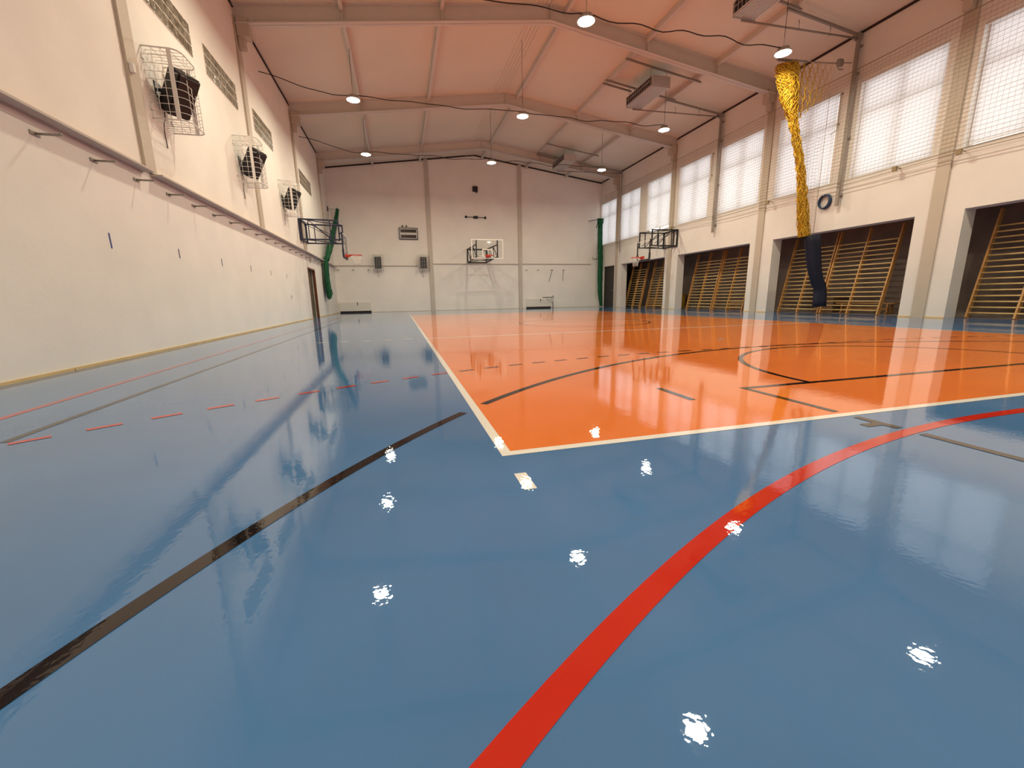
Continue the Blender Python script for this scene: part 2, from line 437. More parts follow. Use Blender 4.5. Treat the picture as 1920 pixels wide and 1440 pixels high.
# right wall: storey with alcoves, window storey
ALC = [(-4.2, 0.22), (1.25, 5.7), (6.72, 11.1), (12.15, 16.57), (17.6, 22.0), (22.87, 24.3)]
WIN = [(-4.3, -2.2), (-1.58, 0.5), (1.15, 3.2), (3.86, 5.98), (6.6, 8.63), (9.24, 11.3), (11.98, 14.1), (14.72, 16.8), (17.43, 19.48), (20.16, 22.3), (22.83, 24.88)]
AZ, WZ0, WZ1 = 2.62, 4.02, 6.66
b = MB(); y = YF
for a0_, a1_ in ALC: b.box(XR, XR + TH, y, a0_, 0, AZ); y = a1_
b.box(XR, XR + TH, y, YB, 0, AZ)
b.box(XR, XR + TH, YF, YB, AZ, WZ0)
y = YF
for a0_, a1_ in WIN: b.box(XR, XR + TH, y, a0_, WZ0, WZ1); y = a1_
b.box(XR, XR + TH, y, YB, WZ0, WZ1)
b.box(XR, XR + TH, YF, YB, WZ1, ZE + 0.05)
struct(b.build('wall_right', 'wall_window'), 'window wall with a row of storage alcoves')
mark('storeroom_bounce_cover', MB().quad(XR + TH, XS, YF, YB, Z1), 'store')  # dark overlay added to keep blue floor bounce off the alcove reveals
struct(MB().box(XS - 0.05, XS, YF, YB, 0, 3.2).box(XR + TH, XS, YF, YB, 3.2, 3.3).build('wall_storeroom', 'store'), 'unlit storeroom wall behind the alcoves, shade painted in')
# roof sheet
b = MB()
for x0, x1 in ((XL - 0.3, XM), (XM, XR + TH)):
    vs = [(x, y, roof(x) + dz) for dz in (0, 0.12) for y in (YF, YB) for x in (x0, x1)]
    b.add(vs, [(0, 2, 3, 1), (4, 5, 7, 6), (0, 1, 5, 4), (2, 6, 7, 3), (0, 4, 6, 2), (1, 3, 7, 5)])
struct(b.build('ceiling', 'ceil'), 'pitched sheet ceiling between steel rafters')

tn = 0
def trim(mb, m, label=None):
    global tn
    tn += 1
    return struct(mb.build('trim_%d' % tn, m), label)
# columns + rafters
for i, y in enumerate(FY):
    for s, x in ((1, XL), (-1, XR)):
        b = MB().box(*sorted((x, x + s * 0.045)), y, y + 0.28, 2.66 if s > 0 else 0, 7.75)
        b.box(*sorted((x + s * 0.06, x + s * 0.34)), y + 0.02, y + 0.28, 7.3, 7.72)
        b.box(*sorted((x + s * 0.06, x + s * 0.2)), y + 0.06, y + 0.24, 7.05, 7.3)
        trim(b, 'column_paint')
    b = MB()
    D = 0.45
    for x0, x1 in ((XL, XM), (XM, XR)):
        for zo0, zo1, ya, yb in ((-D, -D + 0.025, y, y + 0.22), (-D, 0, y + 0.1, y + 0.12), (-0.03, 0, y, y + 0.22)):
            vs = [(x, yy, roof(x) + zo) for zo in (zo0, zo1) for yy in (ya, yb) for x in (x0, x1)]
            b.add(vs, [(0, 2, 3, 1), (4, 5, 7, 6), (0, 1, 5, 4), (2, 6, 7, 3), (0, 4, 6, 2), (1, 3, 7, 5)])
    for x in (XM - 0.02, -1.35, 1.28, 7.75, 10.42):
        b.box(x, x + 0.02, y + 0.01, y + 0.21, roof(x) - D + 0.02, roof(x) - 0.02)
    trim(b, 'steel_paint')
# purlins
for x in (-1.36, 1.29, 4.98, 7.74, 10.41):
    trim(MB().box(x - 0.05, x + 0.05, YF, YB, roof(x) - 0.16, roof(x) - 0.001), 'steel_paint')
b = MB()
for k in range(5): b.box(3.98 + 0.13 * k, 4.05 + 0.13 * k, YF, YB, roof(3.98 + 0.13 * k) - 0.018, roof(3.98 + 0.13 * k) + 0.02)
trim(b, 'ceil')
# dark open joints along the eaves and the far gable
trim(MB().box(XL, XL + 0.03, YF, YB, ZE - 0.06, ZE + 0.01), 'dark_gap')
trim(MB().box(XR - 0.03, XR, YF, YB, ZE - 0.06, ZE + 0.01), 'dark_gap')
b = MB()
for x0, x1 in ((XL, XM), (XM, XR)): b.beam((x0, YB - 0.02, roof(x0) - 0.035), (x1, YB - 0.02, roof(x1) - 0.035), 0.04, 0.07)
trim(b, 'dark_gap')
# far wall: two painted wall posts
trim(MB().box(1.5, 1.72, YB - 0.1, YB, 0, roof(1.5) - 0.02), 'post_paint')
trim(MB().box(7.2, 7.42, YB - 0.1, YB, 0, roof(7.42) - 0.02), 'post_paint')

# base strips
b = MB(); ys = [YF, -1.2, 3.9, 7.1, 11.5, 13.2, DY0]
for a, c in zip(ys[:-1], ys[1:]): b.box(XL, XL + 0.016, a + 0.01, c - 0.01, 0, 0.03)
b.box(XL, XL + 0.016, DY1, YB, 0, 0.03)
struct(b.build('baseboard_left', 'base_wood'), 'thin yellowish wood strip along the floor')
b = MB(); y = YF
for a0_, a1_ in ALC: b.box(XR - 0.018, XR, y, a0_, 0, 0.028); y = a1_
struct(b.build('baseboard_right', 'base_wood'))
struct(MB().box(XL, XR, YB - 0.012, YB, 0, 0.02).build('baseboard_back', 'ledge'))

# door in the left wall
d = struct(empty('door_1', (XL, DY0, 0)), 'brown door set in the far end of the left wall')
lf = MB().box(-0.17, -0.13, 0.02, 1.48, 0, 2.04).build('leaf', 'door_dark', d)
b = MB().box(-0.085, 0.012, 1.44, 1.5, 0, 2.08).box(-0.085, 0.012, 0.0, 0.06, 0, 2.08).box(-0.085, 0.012, 0.06, 1.44, 2.02, 2.08)
b.build('door_frame', 'door_red', d)
MB().box(-0.13, -0.085, 1.46, 1.5, 0, 2.04).box(-0.13, -0.085, 0, 0.04, 0, 2.04).build('reveal', 'wall', d)
MB().tube([(-0.13, 0.25, 1.03), (-0.07, 0.25, 1.03), (-0.07, 0.38, 1.03)], 0.011).build('handle', 'grey_metal', lf)

d = struct(empty('door_2', (XR, 22.87, 0)), 'dark door in the far opening of the window wall beside the green net')
lf = MB().box(0.10, 0.15, 0.04, 1.39, 0, 2.58).build('leaf', 'door_far', d)
MB().box(0.06, 0.16, 0.0, 0.04, 0, 2.62).box(0.06, 0.16, 1.39, 1.43, 0, 2.62).box(0.06, 0.16, 0.04, 1.39, 2.58, 2.62).build('door_frame', 'door_far', d)
MB().tube([(0.10, 0.2, 1.05), (0.05, 0.2, 1.05), (0.05, 0.33, 1.05)], 0.011).build('handle', 'grey_metal', lf)

# windows with blinds
WLAB = {}
def make_window(i, y0, y1):
    w_ = struct(empty('window_%d' % i, (XR, y0, WZ0)))
    W_ = y1 - y0; H = WZ1 - WZ0
    f = MB()
    for a, c, z0, z1 in ((0, 0.07, 0, H), (W_ - 0.07, W_, 0, H), (0.07, W_ - 0.07, 0, 0.07), (0.07, W_ - 0.07, H - 0.07, H), (0.07, W_ - 0.07, H * 0.66, H * 0.66 + 0.09), (W_ * 0.5 - 0.05, W_ * 0.5 + 0.05, 0.07, H - 0.07)):
        f.box(0.17, 0.24, a, c, z0, z1)
    f.build('window_frame', 'frame_white', w_)
    MB().box(0.245, 0.255, 0, W_, 0, H).build('pane', 'day', w_)
    zb = {4: 0.06, 9: 0.16}.get(i, 0.012)
    g0 = 0.012; g1 = {4: 0.09, 5: 0.085, 6: 0.06, 7: 0.07, 8: 0.05}.get(i, 0.03)
    if i == 6: g0 = 0.06
    bl = MB(); n = 26
    for q in range(n):
        za = zb + (H - 0.02 - zb) * q / n; zc = zb + (H - 0.02 - zb) * (q + 1) / n
        bl.add([(0.05, g0, za), (0.05, W_ - g1, za), (0.058, W_ - g1, zc), (0.058, g0, zc)], [(0, 1, 2, 3)])
    bl.build('blind', 'blind', w_, fix=False)
    MB().box(0.03, 0.09, 0.012, W_ - 0.012, H - 0.045, H - 0.005).build('head_rail', 'frame_white', w_)
    MB().box(0.045, 0.065, g0, W_ - g1, zb, zb + 0.022).build('bottom_rail', 'frame_white', w_)
    return w_
for i, (a, c) in enumerate(WIN): make_window(i + 1, a, c)

# glass block panels in the left wall
def glass_blocks(i, y0, y1, z0, z1, nx):
    w_ = struct(empty('window_%d' % i, (XL, y0, z0)))
    W_ = y1 - y0; H = z1 - z0; nz = 3
    MB().box(0.0, 0.012, 0, W_, 0, H).build('mortar_bed', 'mortar', w_)
    g = MB()
    for a in range(nx):
        for c in range(nz):
            g.bev(0.008, 0.022, W_ * a / nx + 0.012, W_ * (a + 1) / nx - 0.012, H * c / nz + 0.012, H * (c + 1) / nz - 0.012, 0.006)
    g.build('glass_block', 'block', w_)
for i, (y0, y1) in enumerate(((6.95, 8.65), (9.25, 11.0), (12.25, 14.0), (17.7, 19.95))):
    glass_blocks(12 + i, y0, y1, 5.36, 5.93, 9 if i < 3 else 11)

# ------------------------------------------------------------------ left wall fittings
# ledge
for i, (a, c, wd) in enumerate(((YF + 0.05, 6.07, 'above the first pegs from the camera'), (6.28, 11.46, 'between the first and second wall posts'), (11.5, 16.98, 'between the second and third wall posts'), (17.02, 24.85, 'over the brown door'))):
    t = tag(empty('wall_ledge', (XL, a, 2.633)), 'beige plank ledge on the plain wall, ' + wd, 'ledge', 'ledge planks on the plain wall')
    MB().box(0, 0.165, 0, c - a, -0.012, 0.014).build('plank', 'ledge', t)
    MB().box(0, 0.02, 0.02, c - a - 0.02, -0.03, -0.012).build('batten', 'ledge', t)
# hooks
def make_hook(loc, rz=0):
    t = empty('wall_hook', loc, rz)
    MB().bev(0, 0.014, -0.065, 0.065, -0.02, 0.02, 0.003).build('back_plate', 'hook', t)
    MB().tube([(0.01, 0, 0), (0.2, 0, 0), (0.225, 0, 0.004), (0.238, 0, 0.018)], 0.0125, 8).build('peg', 'hook', t)
    return t
hk0 = None
NH = 20
for k in range(NH):
    y = 4.12 + 0.872 * k
    if hk0 is None: h = hk0 = make_hook((XL, y, 2.46))
    else: h = copy_tree(hk0); h.location = (XL, y, 2.46)
    side = 'third hook before the door' if False else ''
    tag(h, 'grey steel coat peg below the plain wall ledge, %s from the camera' % (ORD[k] + ' peg'), 'hook', 'pegs under the plain wall ledge')
for x, s in ((-3.75, 'beside the green net'), (-2.92, 'middle one of three'), (-2.06, 'nearest the caged speaker')):
    h = copy_tree(hk0); h.location = (x, YB, 2.465); h.rotation_euler = (0, 0, -PI / 2)
    tag(h, 'small steel peg on the far wall, ' + s, 'hook', 'pegs on the left end of the far wall')
for x, s in ((7.73, 'first from the wall post, bare'), (8.53, 'second from the wall post, bare'), (9.45, 'with the slanting cord'), (10.3, 'with the straight cord')):
    h = copy_tree(hk0); h.location = (x, YB, 2.455); h.rotation_euler = (0, 0, -PI / 2)
    tag(h, 'small steel peg on the far wall, ' + s, 'hook', 'pegs on the right end of the far wall')
def cord(name, pts, r, m, label, cat): return tag(MB().tube(pts, r, 6).build(name, m), label, cat)
cord('cord', [(9.52, YB - 0.12, 2.47), (9.45, YB - 0.05, 2.3), (9.36, YB - 0.03, 1.95), (9.29, YB - 0.03, 1.72)], 0.012, 'cable', 'dark slanting cord hanging from the third far wall peg', 'cord')
cord('cord', [(10.3, YB - 0.12, 2.47), (10.29, YB - 0.05, 2.3), (10.28, YB - 0.03, 2.0), (10.28, YB - 0.03, 1.75)], 0.009, 'cable', 'dark straight cord hanging from the fourth far wall peg', 'cord')

# tape strips
for k, y in enumerate((5.0, 6.76, 8.53, 10.31, 12.0, 13.77)):
    z0 = 1.42 if k == 0 else 1.46
    t = MB().add([(XL, y - 0.012, z0 + 0.19 if k == 0 else z0 + 0.15), (XL, y + 0.012, z0 + 0.19 if k == 0 else z0 + 0.15), (XL, y + 0.016, z0), (XL, y - 0.008, z0),
                  (XL + 0.004, y - 0.012, z0 + 0.19 if k == 0 else z0 + 0.15), (XL + 0.004, y + 0.012, z0 + 0.19 if k == 0 else z0 + 0.15), (XL + 0.004, y + 0.016, z0), (XL + 0.004, y - 0.008, z0)],
                 [(0, 1, 2, 3), (4, 5, 6, 7), (0, 1, 5, 4), (2, 3, 7, 6), (1, 2, 6, 5), (0, 3, 7, 4)]).build('tape_strip', 'tape_blue' if k == 0 else 'tape_dark')
    tag(t, ('blue' if k == 0 else 'dark') + ' vertical tape mark on the plain wall, %s from the camera' % ORD[k], 'mark', 'tape marks along the plain wall')
# socket, box on post, small signs
t = tag(empty('socket_outlet', (XL, 14.02, 0.88)), 'small grey socket low on the plain wall before the door', 'socket')
MB().bev(0, 0.03, -0.04, 0.04, -0.05, 0.05, 0.006).build('faceplate', 'white_metal', t); MB().cyl((0, 0), 0.022, 0.03, 0.034, 16, 'x').build('receptacle', 'tape_dark', t)
t = tag(empty('white_box', (XL + 0.045, 6.17, 4.03)), 'small white box on the first plain wall post beside the speaker cage', 'box')  # plain white block where the post has a small pale patch
MB().bev(0, 0.05, -0.035, 0.035, -0.065, 0.065, 0.008).build('housing', 'white_metal', t); MB().bev(0.05, 0.056, -0.03, 0.03, -0.058, 0.058, 0.003).build('lid', 'white_metal', t)
t = tag(empty('wall_sign', (XL, 17.95, 2.42)), 'small grey sign bracket above the brown door', 'sign')
MB().bev(0, 0.02, -0.05, 0.05, -0.12, 0.12, 0.004).build('back_plate', 'grey_metal', t); MB().bev(0.02, 0.14, -0.015, 0.015, -0.09, 0.06, 0.004).build('sign_board', 'white_metal', t)

# caged speakers
def make_speaker(loc, rz=0, yaw=0.0, tilt=0.0, roll=0.0):
    t = empty('wall_speaker', loc, rz)
    m_ = Matrix.Translation((0.27, 0, 0)) @ Euler((roll, tilt, yaw), 'XYZ').to_matrix().to_4x4()
    b = MB(); b2 = MB()
    bm = bmesh.new(); bmesh.ops.create_cube(bm, size=1)
    for v in bm.verts:
        wy = 0.40 if v.co.x > 0 else 0.25
        v.co = Vector((v.co.x * 0.3, v.co.y * wy, v.co.z * 0.66))
    bmesh.ops.bevel(bm, geom=list(bm.edges), offset=0.02, segments=2, affect='EDGES'); bm.transform(m_); bm.verts.index_update()
    b.add([v.co for v in bm.verts], [[v.index for v in f.verts] for f in bm.faces]); bm.free()
    b.build('cabinet', 'black', t)
    g = MB().bev(0.148, 0.16, -0.18, 0.18, -0.3, 0.3, 0.005, m_); g.build('grille', 'black_metal', t)
    MB().beam((0.0, 0, 0.02), (0.16, 0, 0.02), 0.05, 0.03).box(0, 0.015, -0.1, 0.1, -0.1, 0.12).build('wall_bracket', 'black_metal', t)
    MB().tube([m_ @ Vector((-0.15, -0.03, -0.28)), Vector((0.06, -0.05, -0.42)), Vector((0.05, -0.1, -0.5)), Vector((0.02, -0.06, -0.62)), Vector((0.012, -0.02, -0.85))], 0.007, 6).build('cable', 'cable', t)
    return t
def make_cage(loc, rz=0, d=0.5, hw=0.32, h=1.0):
    t = empty('speaker_cage', loc, rz)
    f = MB(); r = 0.011
    prof = []                                    # plan of the cage: wall, rounded front, wall
    rc = 0.14
    prof.append((0.0, -hw)); prof.append((d - rc, -hw))
    for q in range(1, 5): g = -PI / 2 + q * PI / 2 / 4; prof.append((d - rc + rc * math.cos(g), -hw + rc + rc * math.sin(g)))
    for q in range(0, 5): g = q * PI / 2 / 4; prof.append((d - rc + rc * math.cos(g), hw - rc + rc * math.sin(g)))
    prof.append((0.0, hw))
    for z in (0, h): f.tube([(x, y, z) for x, y in prof], r, 6)
    each('frame_hoop', f, 'white_metal', t)
    g = MB()
    nz = 9
    for k in range(1, nz): g.tube([(x, y, h * k / nz) for x, y in prof], 0.0045, 5)
    for s in (-1, 1):
        for x in (0.012, 0.13, 0.25): g.tube([(x, s * hw, 0), (x, s * hw, h)], 0.0045, 5)
    for y in (-0.19, -0.065, 0.065, 0.19): g.tube([(d, y, 0), (d, y, h)], 0.0045, 5)
    for y in (-0.2, -0.1, 0, 0.1, 0.2):
        for z in (0, h): g.tube([(0, y, z), (d - 0.01, y, z)], 0.0045, 5)
    for x in (0.12, 0.24, 0.36):
        for z in (0, h): g.tube([(x, -hw, z), (x, hw, z)], 0.0045, 5)
    g.build('wire_mesh', 'white_metal', t)
    for s in (-1, 1):
        MB().box(d - rc - 0.03, d - rc + 0.03, s * hw - 0.006, s * hw + 0.006, -0.01, h + 0.01).build('flat_bar', 'white_metal', t)
    b = MB()
    for s in (-1, 1):
        for z in (0.15, h - 0.15): b.box(0, 0.02, s * hw - 0.04, s * hw + 0.04, z - 0.03, z + 0.03)
    each('wall_plate', b, 'white_metal', t)
    return t
near = ['first from the camera', 'second from the camera', 'beside the blue goal arms']
for k, (y, tl, yw, ro) in enumerate(((7.0, 0.62, -0.35, 0.12), (10.62, 0.58, -0.3, 0.08), (14.45, 0.52, -0.25, 0.05))):
    s_ = make_speaker((XL, y, 4.08), 0, yw, tl, ro)
    tag(s_, 'tilted black loudspeaker caged on the plain wall, ' + near[k], 'speaker', 'speakers on the plain wall')
    c_ = make_cage((XL, y, 3.57))
    tag(c_, 'white wire cage on the plain wall, ' + near[k], 'cage', 'speaker cages on the plain wall')
for k, (x, lab) in enumerate(((-1.48, 'away from the wall post'), (1.14, 'beside the wall post'))):
    s_ = make_speaker((x, YB, 2.87), -PI / 2, 0.0, 0.06); tag(s_, 'black caged loudspeaker on the far wall, ' + lab, 'speaker', 'speakers on the far wall')
    c_ = make_cage((x, YB, 2.45), -PI / 2, 0.46, 0.29, 0.86); tag(c_, 'white wire cage on the far wall, ' + lab, 'cage', 'speaker cages on the far wall')

# ------------------------------------------------------------------ basketball goals
def rim_and_net(t, cx, cy, cz, dirv, net=True):
    dx, dy = dirv
    n = 28
    rm = MB().tube([(cx + 0.225 * math.cos(2 * PI * q / n), cy + 0.225 * math.sin(2 * PI * q / n), cz) for q in range(n)], 0.014, 8, closed=True).build('rim', 'rim', t)
    b = MB(); px, py = -dy, dx
    a = Vector((cx - dx * 0.39, cy - dy * 0.39, cz))
    for s in (-1, 1): b.beam(a + Vector((px * s * 0.09, py * s * 0.09, -0.03)), (cx - dx * 0.18 + px * s * 0.14, cy - dy * 0.18 + py * s * 0.14, cz - 0.005), 0.03, 0.05)
    b.beam(a + Vector((px * -0.12, py * -0.12, 0)), a + Vector((px * 0.12, py * 0.12, 0)), 0.05, 0.13)
    b.beam(a + Vector((0, 0, -0.1)), (cx - dx * 0.2, cy - dy * 0.2, cz - 0.02), 0.05, 0.03)
    b.build('rim_bracket', 'rim', rm)
    if net:
        g = MB(); m = 12
        prof = [(0.22, 0), (0.19, -0.1), (0.15, -0.2), (0.125, -0.3), (0.12, -0.42)]
        for s in (-1, 1):
            for q in range(m):
                pts = []
                for i, (r, z) in enumerate(prof):
                    an = 2 * PI * (q + s * 0.5 * i) / m; pts.append((cx + r * math.cos(an), cy + r * math.sin(an), cz + z))
                g.tube(pts, 0.006, 4)
        g.build('net', 'white_cord', rm)
def side_goal(sgn, xw, name_m, label, y0, y1):
    """fold-out goal on a side wall; sgn = direction into the hall"""
    t = empty('basketball_goal', (xw, 0, 0)); tag(t, label, 'basketball hoop')
    zt, zb = 3.80, 3.06; A = 1.43 * sgn
    X = lambda v: v * sgn
    w_ = 0.055
    b = MB()
    for y in (y0, y1): b.beam((X(0.04), y, zb - 0.03), (X(0.04), y, zt + 0.03), w_, w_ * 1.2)
    for z in (zb, zt): b.beam((X(0.04), y0, z), (X(0.04), y1, z), w_, w_)
    for y in (y0 + 0.28,): b.beam((X(0.04), y, zb), (X(0.04), y, zt), 0.04, 0.04)
    b.build('wall_mount', name_m, t)
    for y in (y0, y1):
        b = MB()
        b.beam((X(0.06), y, zt), (A, y, zt - 0.03), 0.045, 0.05); b.beam((X(0.06), y, zb), (A, y, zb), 0.045, 0.05)
        b.beam((A, y, zb - 0.03), (A, y, zt), 0.05, 0.05)
        b.beam((X(0.35), y, zb), (X(0.35), y, zt), 0.03, 0.03); b.beam((X(1.12), y, zb), (X(1.12), y, zt), 0.035, 0.035)
        b.beam((X(0.38), y, zt - 0.05), (X(1.1), y, zb + 0.05), 0.028, 0.028); b.beam((X(0.1), y, zt - 0.04), (X(1.3), y, zb + 0.1), 0.022, 0.022)
        b.build('arm', name_m, t)
    b = MB()
    for z in (zb, zt): b.beam((X(0.08), y0, z), (A, y1, z), 0.03, 0.03)
    each('cross_brace', b, name_m, t)
    xb = A + X(0.09)
    b = MB()
    for y in (y0, y1):
        b.beam((xb, y, 2.42), (xb, y, 3.36), 0.05, 0.045); b.beam((xb, y, 2.44), (xb, y, 2.72), 0.07, 0.065)
        for z in (3.08, 3.3): b.beam((A, y, z), (xb, y, z), 0.05, 0.05)
    b.beam((xb, y0, 2.42), (xb, y1, 2.42), 0.06, 0.06)
    b.build('board_post', name_m, t)
    MB().box(*sorted((xb + X(0.03), xb + X(0.042))), y0 - 0.05, y1 + 0.05, 2.42, 3.3).build('backboard', 'glass', t)
    b = MB()
    xa = xb + X(0.045)
    b.beam((xa, y0 - 0.05, 3.3), (xa, y1 + 0.05, 3.3), 0.02, 0.03)
    b.build('board_edge', 'white_metal', t)
    rim_and_net(t, xb + X(0.42), (y0 + y1) / 2, 2.54, (sgn, 0))
    MB().tube([(X(1.0), y0 + 0.2, zb), (X(1.02), y0 + 0.2, 2.8), (X(1.0), y0 + 0.2, 2.62)], 0.006, 5).build('pull_cord', 'grey_metal', t)
    return t
side_goal(1, XL, 'navy_metal', 'fold-out goal with dark blue arms on the plain wall', 16.5, 17.72)
side_goal(-1, XR, 'black_metal', 'fold-out goal with black arms on the window wall', 16.64, 17.72)

# far goal with the white-edged glass board
t = tag(empty('basketball_goal', (4.5, YB, 0)), 'glass backboard edged in white on black arms at the far wall', 'basketball hoop')
yb_ = -3.22
b = MB()
for x in (-0.61, 0.59): b.beam((x, -0.04, 2.9), (x, -0.04, 3.74), 0.06, 0.06)
for z in (2.92, 3.71): b.beam((-0.61, -0.04, z), (0.59, -0.04, z), 0.06, 0.06)
b.build('wall_mount', 'black_metal', t)
for x in (-0.61, 0.59):
    b = MB()
    b.beam((x, -0.05, 3.71), (x, yb_ + 0.1, 3.62), 0.05, 0.06); b.beam((x, -0.05, 2.92), (x, yb_ + 0.1, 2.98), 0.05, 0.06)
    b.beam((x, -0.1, 3.66), (x, -1.1, 2.97), 0.03, 0.03); b.beam((x, -1.1, 2.97), (x, -2.1, 3.62), 0.03, 0.03); b.beam((x, -2.1, 3.62), (x, yb_ + 0.15, 3.0), 0.03, 0.03)
    b.beam((x, -1.1, 2.95), (x, -1.1, 3.66), 0.03, 0.03); b.beam((x, -2.1, 2.95), (x, -2.1, 3.66), 0.03, 0.03)
    b.build('arm', 'black_metal', t)
b = MB()
for y in (-1.1, -2.1): b.beam((-0.61, y, 2.95), (0.59, y, 2.95), 0.03, 0.03)
b.beam((-0.6, -0.05, 2.95), (0.58, -2.1, 2.95), 0.03, 0.03)
each('cross_brace', b, 'black_metal', t)
b = MB()
for x in (-0.61, 0.59): b.beam((x, yb_ + 0.07, 2.9), (x, yb_ + 0.07, 3.86), 0.06, 0.055)
each('board_post', b, 'black_metal', t)
bb = MB().box(-0.9, 0.9, yb_ - 0.012, yb_, 2.86, 3.9).build('backboard', 'glass', t)
b = MB()
for x0, x1, z0, z1 in ((-0.9, 0.9, 3.85, 3.9), (-0.9, 0.9, 2.86, 2.91), (-0.9, -0.85, 2.91, 3.85), (0.85, 0.9, 2.91, 3.85)): b.box(x0, x1, yb_ - 0.02, yb_ + 0.008, z0, z1)
b.build('board_edge', 'white_metal', bb)
b = MB()
for x0, x1, z0, z1 in ((-0.295, 0.295, 3.33, 3.38), (-0.295, 0.295, 2.98, 3.02), (-0.295, -0.245, 3.02, 3.33), (0.245, 0.295, 3.02, 3.33)): b.box(x0, x1, yb_ - 0.018, yb_ - 0.012, z0, z1)
b.build('target_box', 'white_metal', bb)
rim_and_net(t, 0, yb_ - 0.42, 3.0, (0, -1), net=False)

# ------------------------------------------------------------------ far wall fittings
for x0, x1, z, lab in ((XL + 0.02, 0.82, 2.71, 'behind the two caged speakers'), (1.74, 7.16, 2.83, 'between its two posts'), (7.44, 12.3, 2.84, 'over the steel pegs')):
    t = tag(MB().box(x0, x1, YB - 0.05, YB, z - 0.025, z + 0.025).build('wall_rail', 'ledge'), 'thin dark rail on the far wall, ' + lab, 'rail', 'rails on the far wall')
t = tag(empty('scoreboard', (0.38, YB, 4.56)), 'framed scoreboard with two dark panels on the far wall', 'scoreboard')
b = MB().box(-0.54, 0.54, -0.1, 0, -0.33, -0.29).box(-0.54, 0.54, -0.1, 0, 0.29, 0.33).box(-0.54, -0.5, -0.1, 0, -0.29, 0.29).box(0.5, 0.54, -0.1, 0, -0.29, 0.29)
b.build('frame', 'black_metal', t)
fc = MB().box(-0.5, 0.5, -0.085, 0, -0.29, 0.29).build('face', 'heater', t)
MB().box(-0.46, 0.46, -0.095, -0.085, 0.06, 0.24).build('display_panel', 'screen', fc)
MB().box(-0.45, 0.45, -0.095, -0.085, -0.25, -0.07).build('display_panel', 'screen', fc)
each('name_strip', MB().box(-0.42, -0.1, -0.09, -0.085, -0.02, 0.02).box(0.16, 0.4, -0.09, -0.085, -0.02, 0.02), 'grey_metal', fc)
for x, lab in ((0.06, 'left of the pair'), (0.29, 'right of the pair')):
    t = tag(empty('siren', (x, YB, 4.98)), 'tiny dark siren above the scoreboard, ' + lab, 'siren')
    MB().cyl((0, 0), 0.045, -0.1, -0.02, 16, 'y', 0.03).build('horn', 'black_metal', t); MB().box(-0.03, 0.03, -0.02, 0, -0.05, 0.03).build('mount', 'black_metal', t)
t = tag(empty('clock_box', (4.5, YB, 7.22)), 'square black box high in the middle of the far wall', 'speaker')
MB().bev(-0.15, 0.15, -0.14, 0, -0.14, 0.15, 0.01).build('housing', 'black', t); MB().tube([(0.07, -0.08, -0.13), (0.08, -0.08, -0.2), (0.05, -0.06, -0.22)], 0.03, 8).build('swivel', 'black_metal', t)
t = tag(empty('pulley_bar', (4.48, YB, 5.6)), 'horizontal black bar with end knobs on the far wall above the goal', 'bar')
MB().tube([(-0.6, -0.07, 0.01), (0.6, -0.07, -0.01)], 0.018, 8).build('rod', 'black_metal', t)
for s in (-1, 1): MB().lathe([(0.005, -0.075), (0.05, -0.06), (0.075, 0), (0.05, 0.06), (0.005, 0.075)], 16, (s * 0.6, -0.07, -s * 0.01)).build('end_knob', 'black_metal', t)
MB().bev(-0.14, 0.14, -0.14, 0, -0.075, 0.075, 0.03).build('centre_housing', 'black_metal', t)
for x0, x1, lab in ((-3.87, -2.08, 'in the left corner'), (7.68, 9.44, 'beside the winch stand')):
    t = tag(empty('wall_hatch', (x0, YB, 0)), 'low white hatch panel on the far wall, ' + lab, 'hatch')
    MB().bev(0, x1 - x0, -0.07, 0, 0.09, 0.62, 0.008).build('panel', 'panel', t)
    MB().box(0.02, x1 - x0 - 0.02, -0.03, 0, 0.005, 0.09).build('gap', 'dark_gap', t)
    MB().box((x1 - x0) * 0.56, (x1 - x0) * 0.56 + 0.035, -0.085, -0.07, 0.42, 0.62).build('pull_handle', 'black_metal', t)
t = tag(empty('net_winch_stand', (9.28, 24.15, 0)), 'slim steel post with a dark folding arm standing before the far hatch', 'stand')
MB().tube([(0, 0, 0), (0, 0, 0.82)], 0.032, 10).build('post', 'grey_metal', t)
MB().beam((-0.72, 0, 0.69), (0.06, 0, 0.70), 0.05, 0.045).build('arm', 'black_metal', t)
MB().tube([(-0.42, 0, 0.67), (-0.3, 0, 0.5), (-0.02, 0, 0.32)], 0.014, 6).tube([(-0.15, 0, 0.68), (-0.1, 0, 0.5)], 0.016, 6).build('brace', 'black_metal', t)
MB().cyl((0, 0), 0.11, 0, 0.015, 20).build('base_plate', 'grey_metal', t)
t = tag(MB().tube([(12.42, YB - 0.03, 3.3), (12.42, YB - 0.03, 3.19), (12.86, YB - 0.03, 3.19)], 0.022, 8).build('pipe', 'galv'), 'bent grey pipe beside the right green net on the far wall', 'pipe')

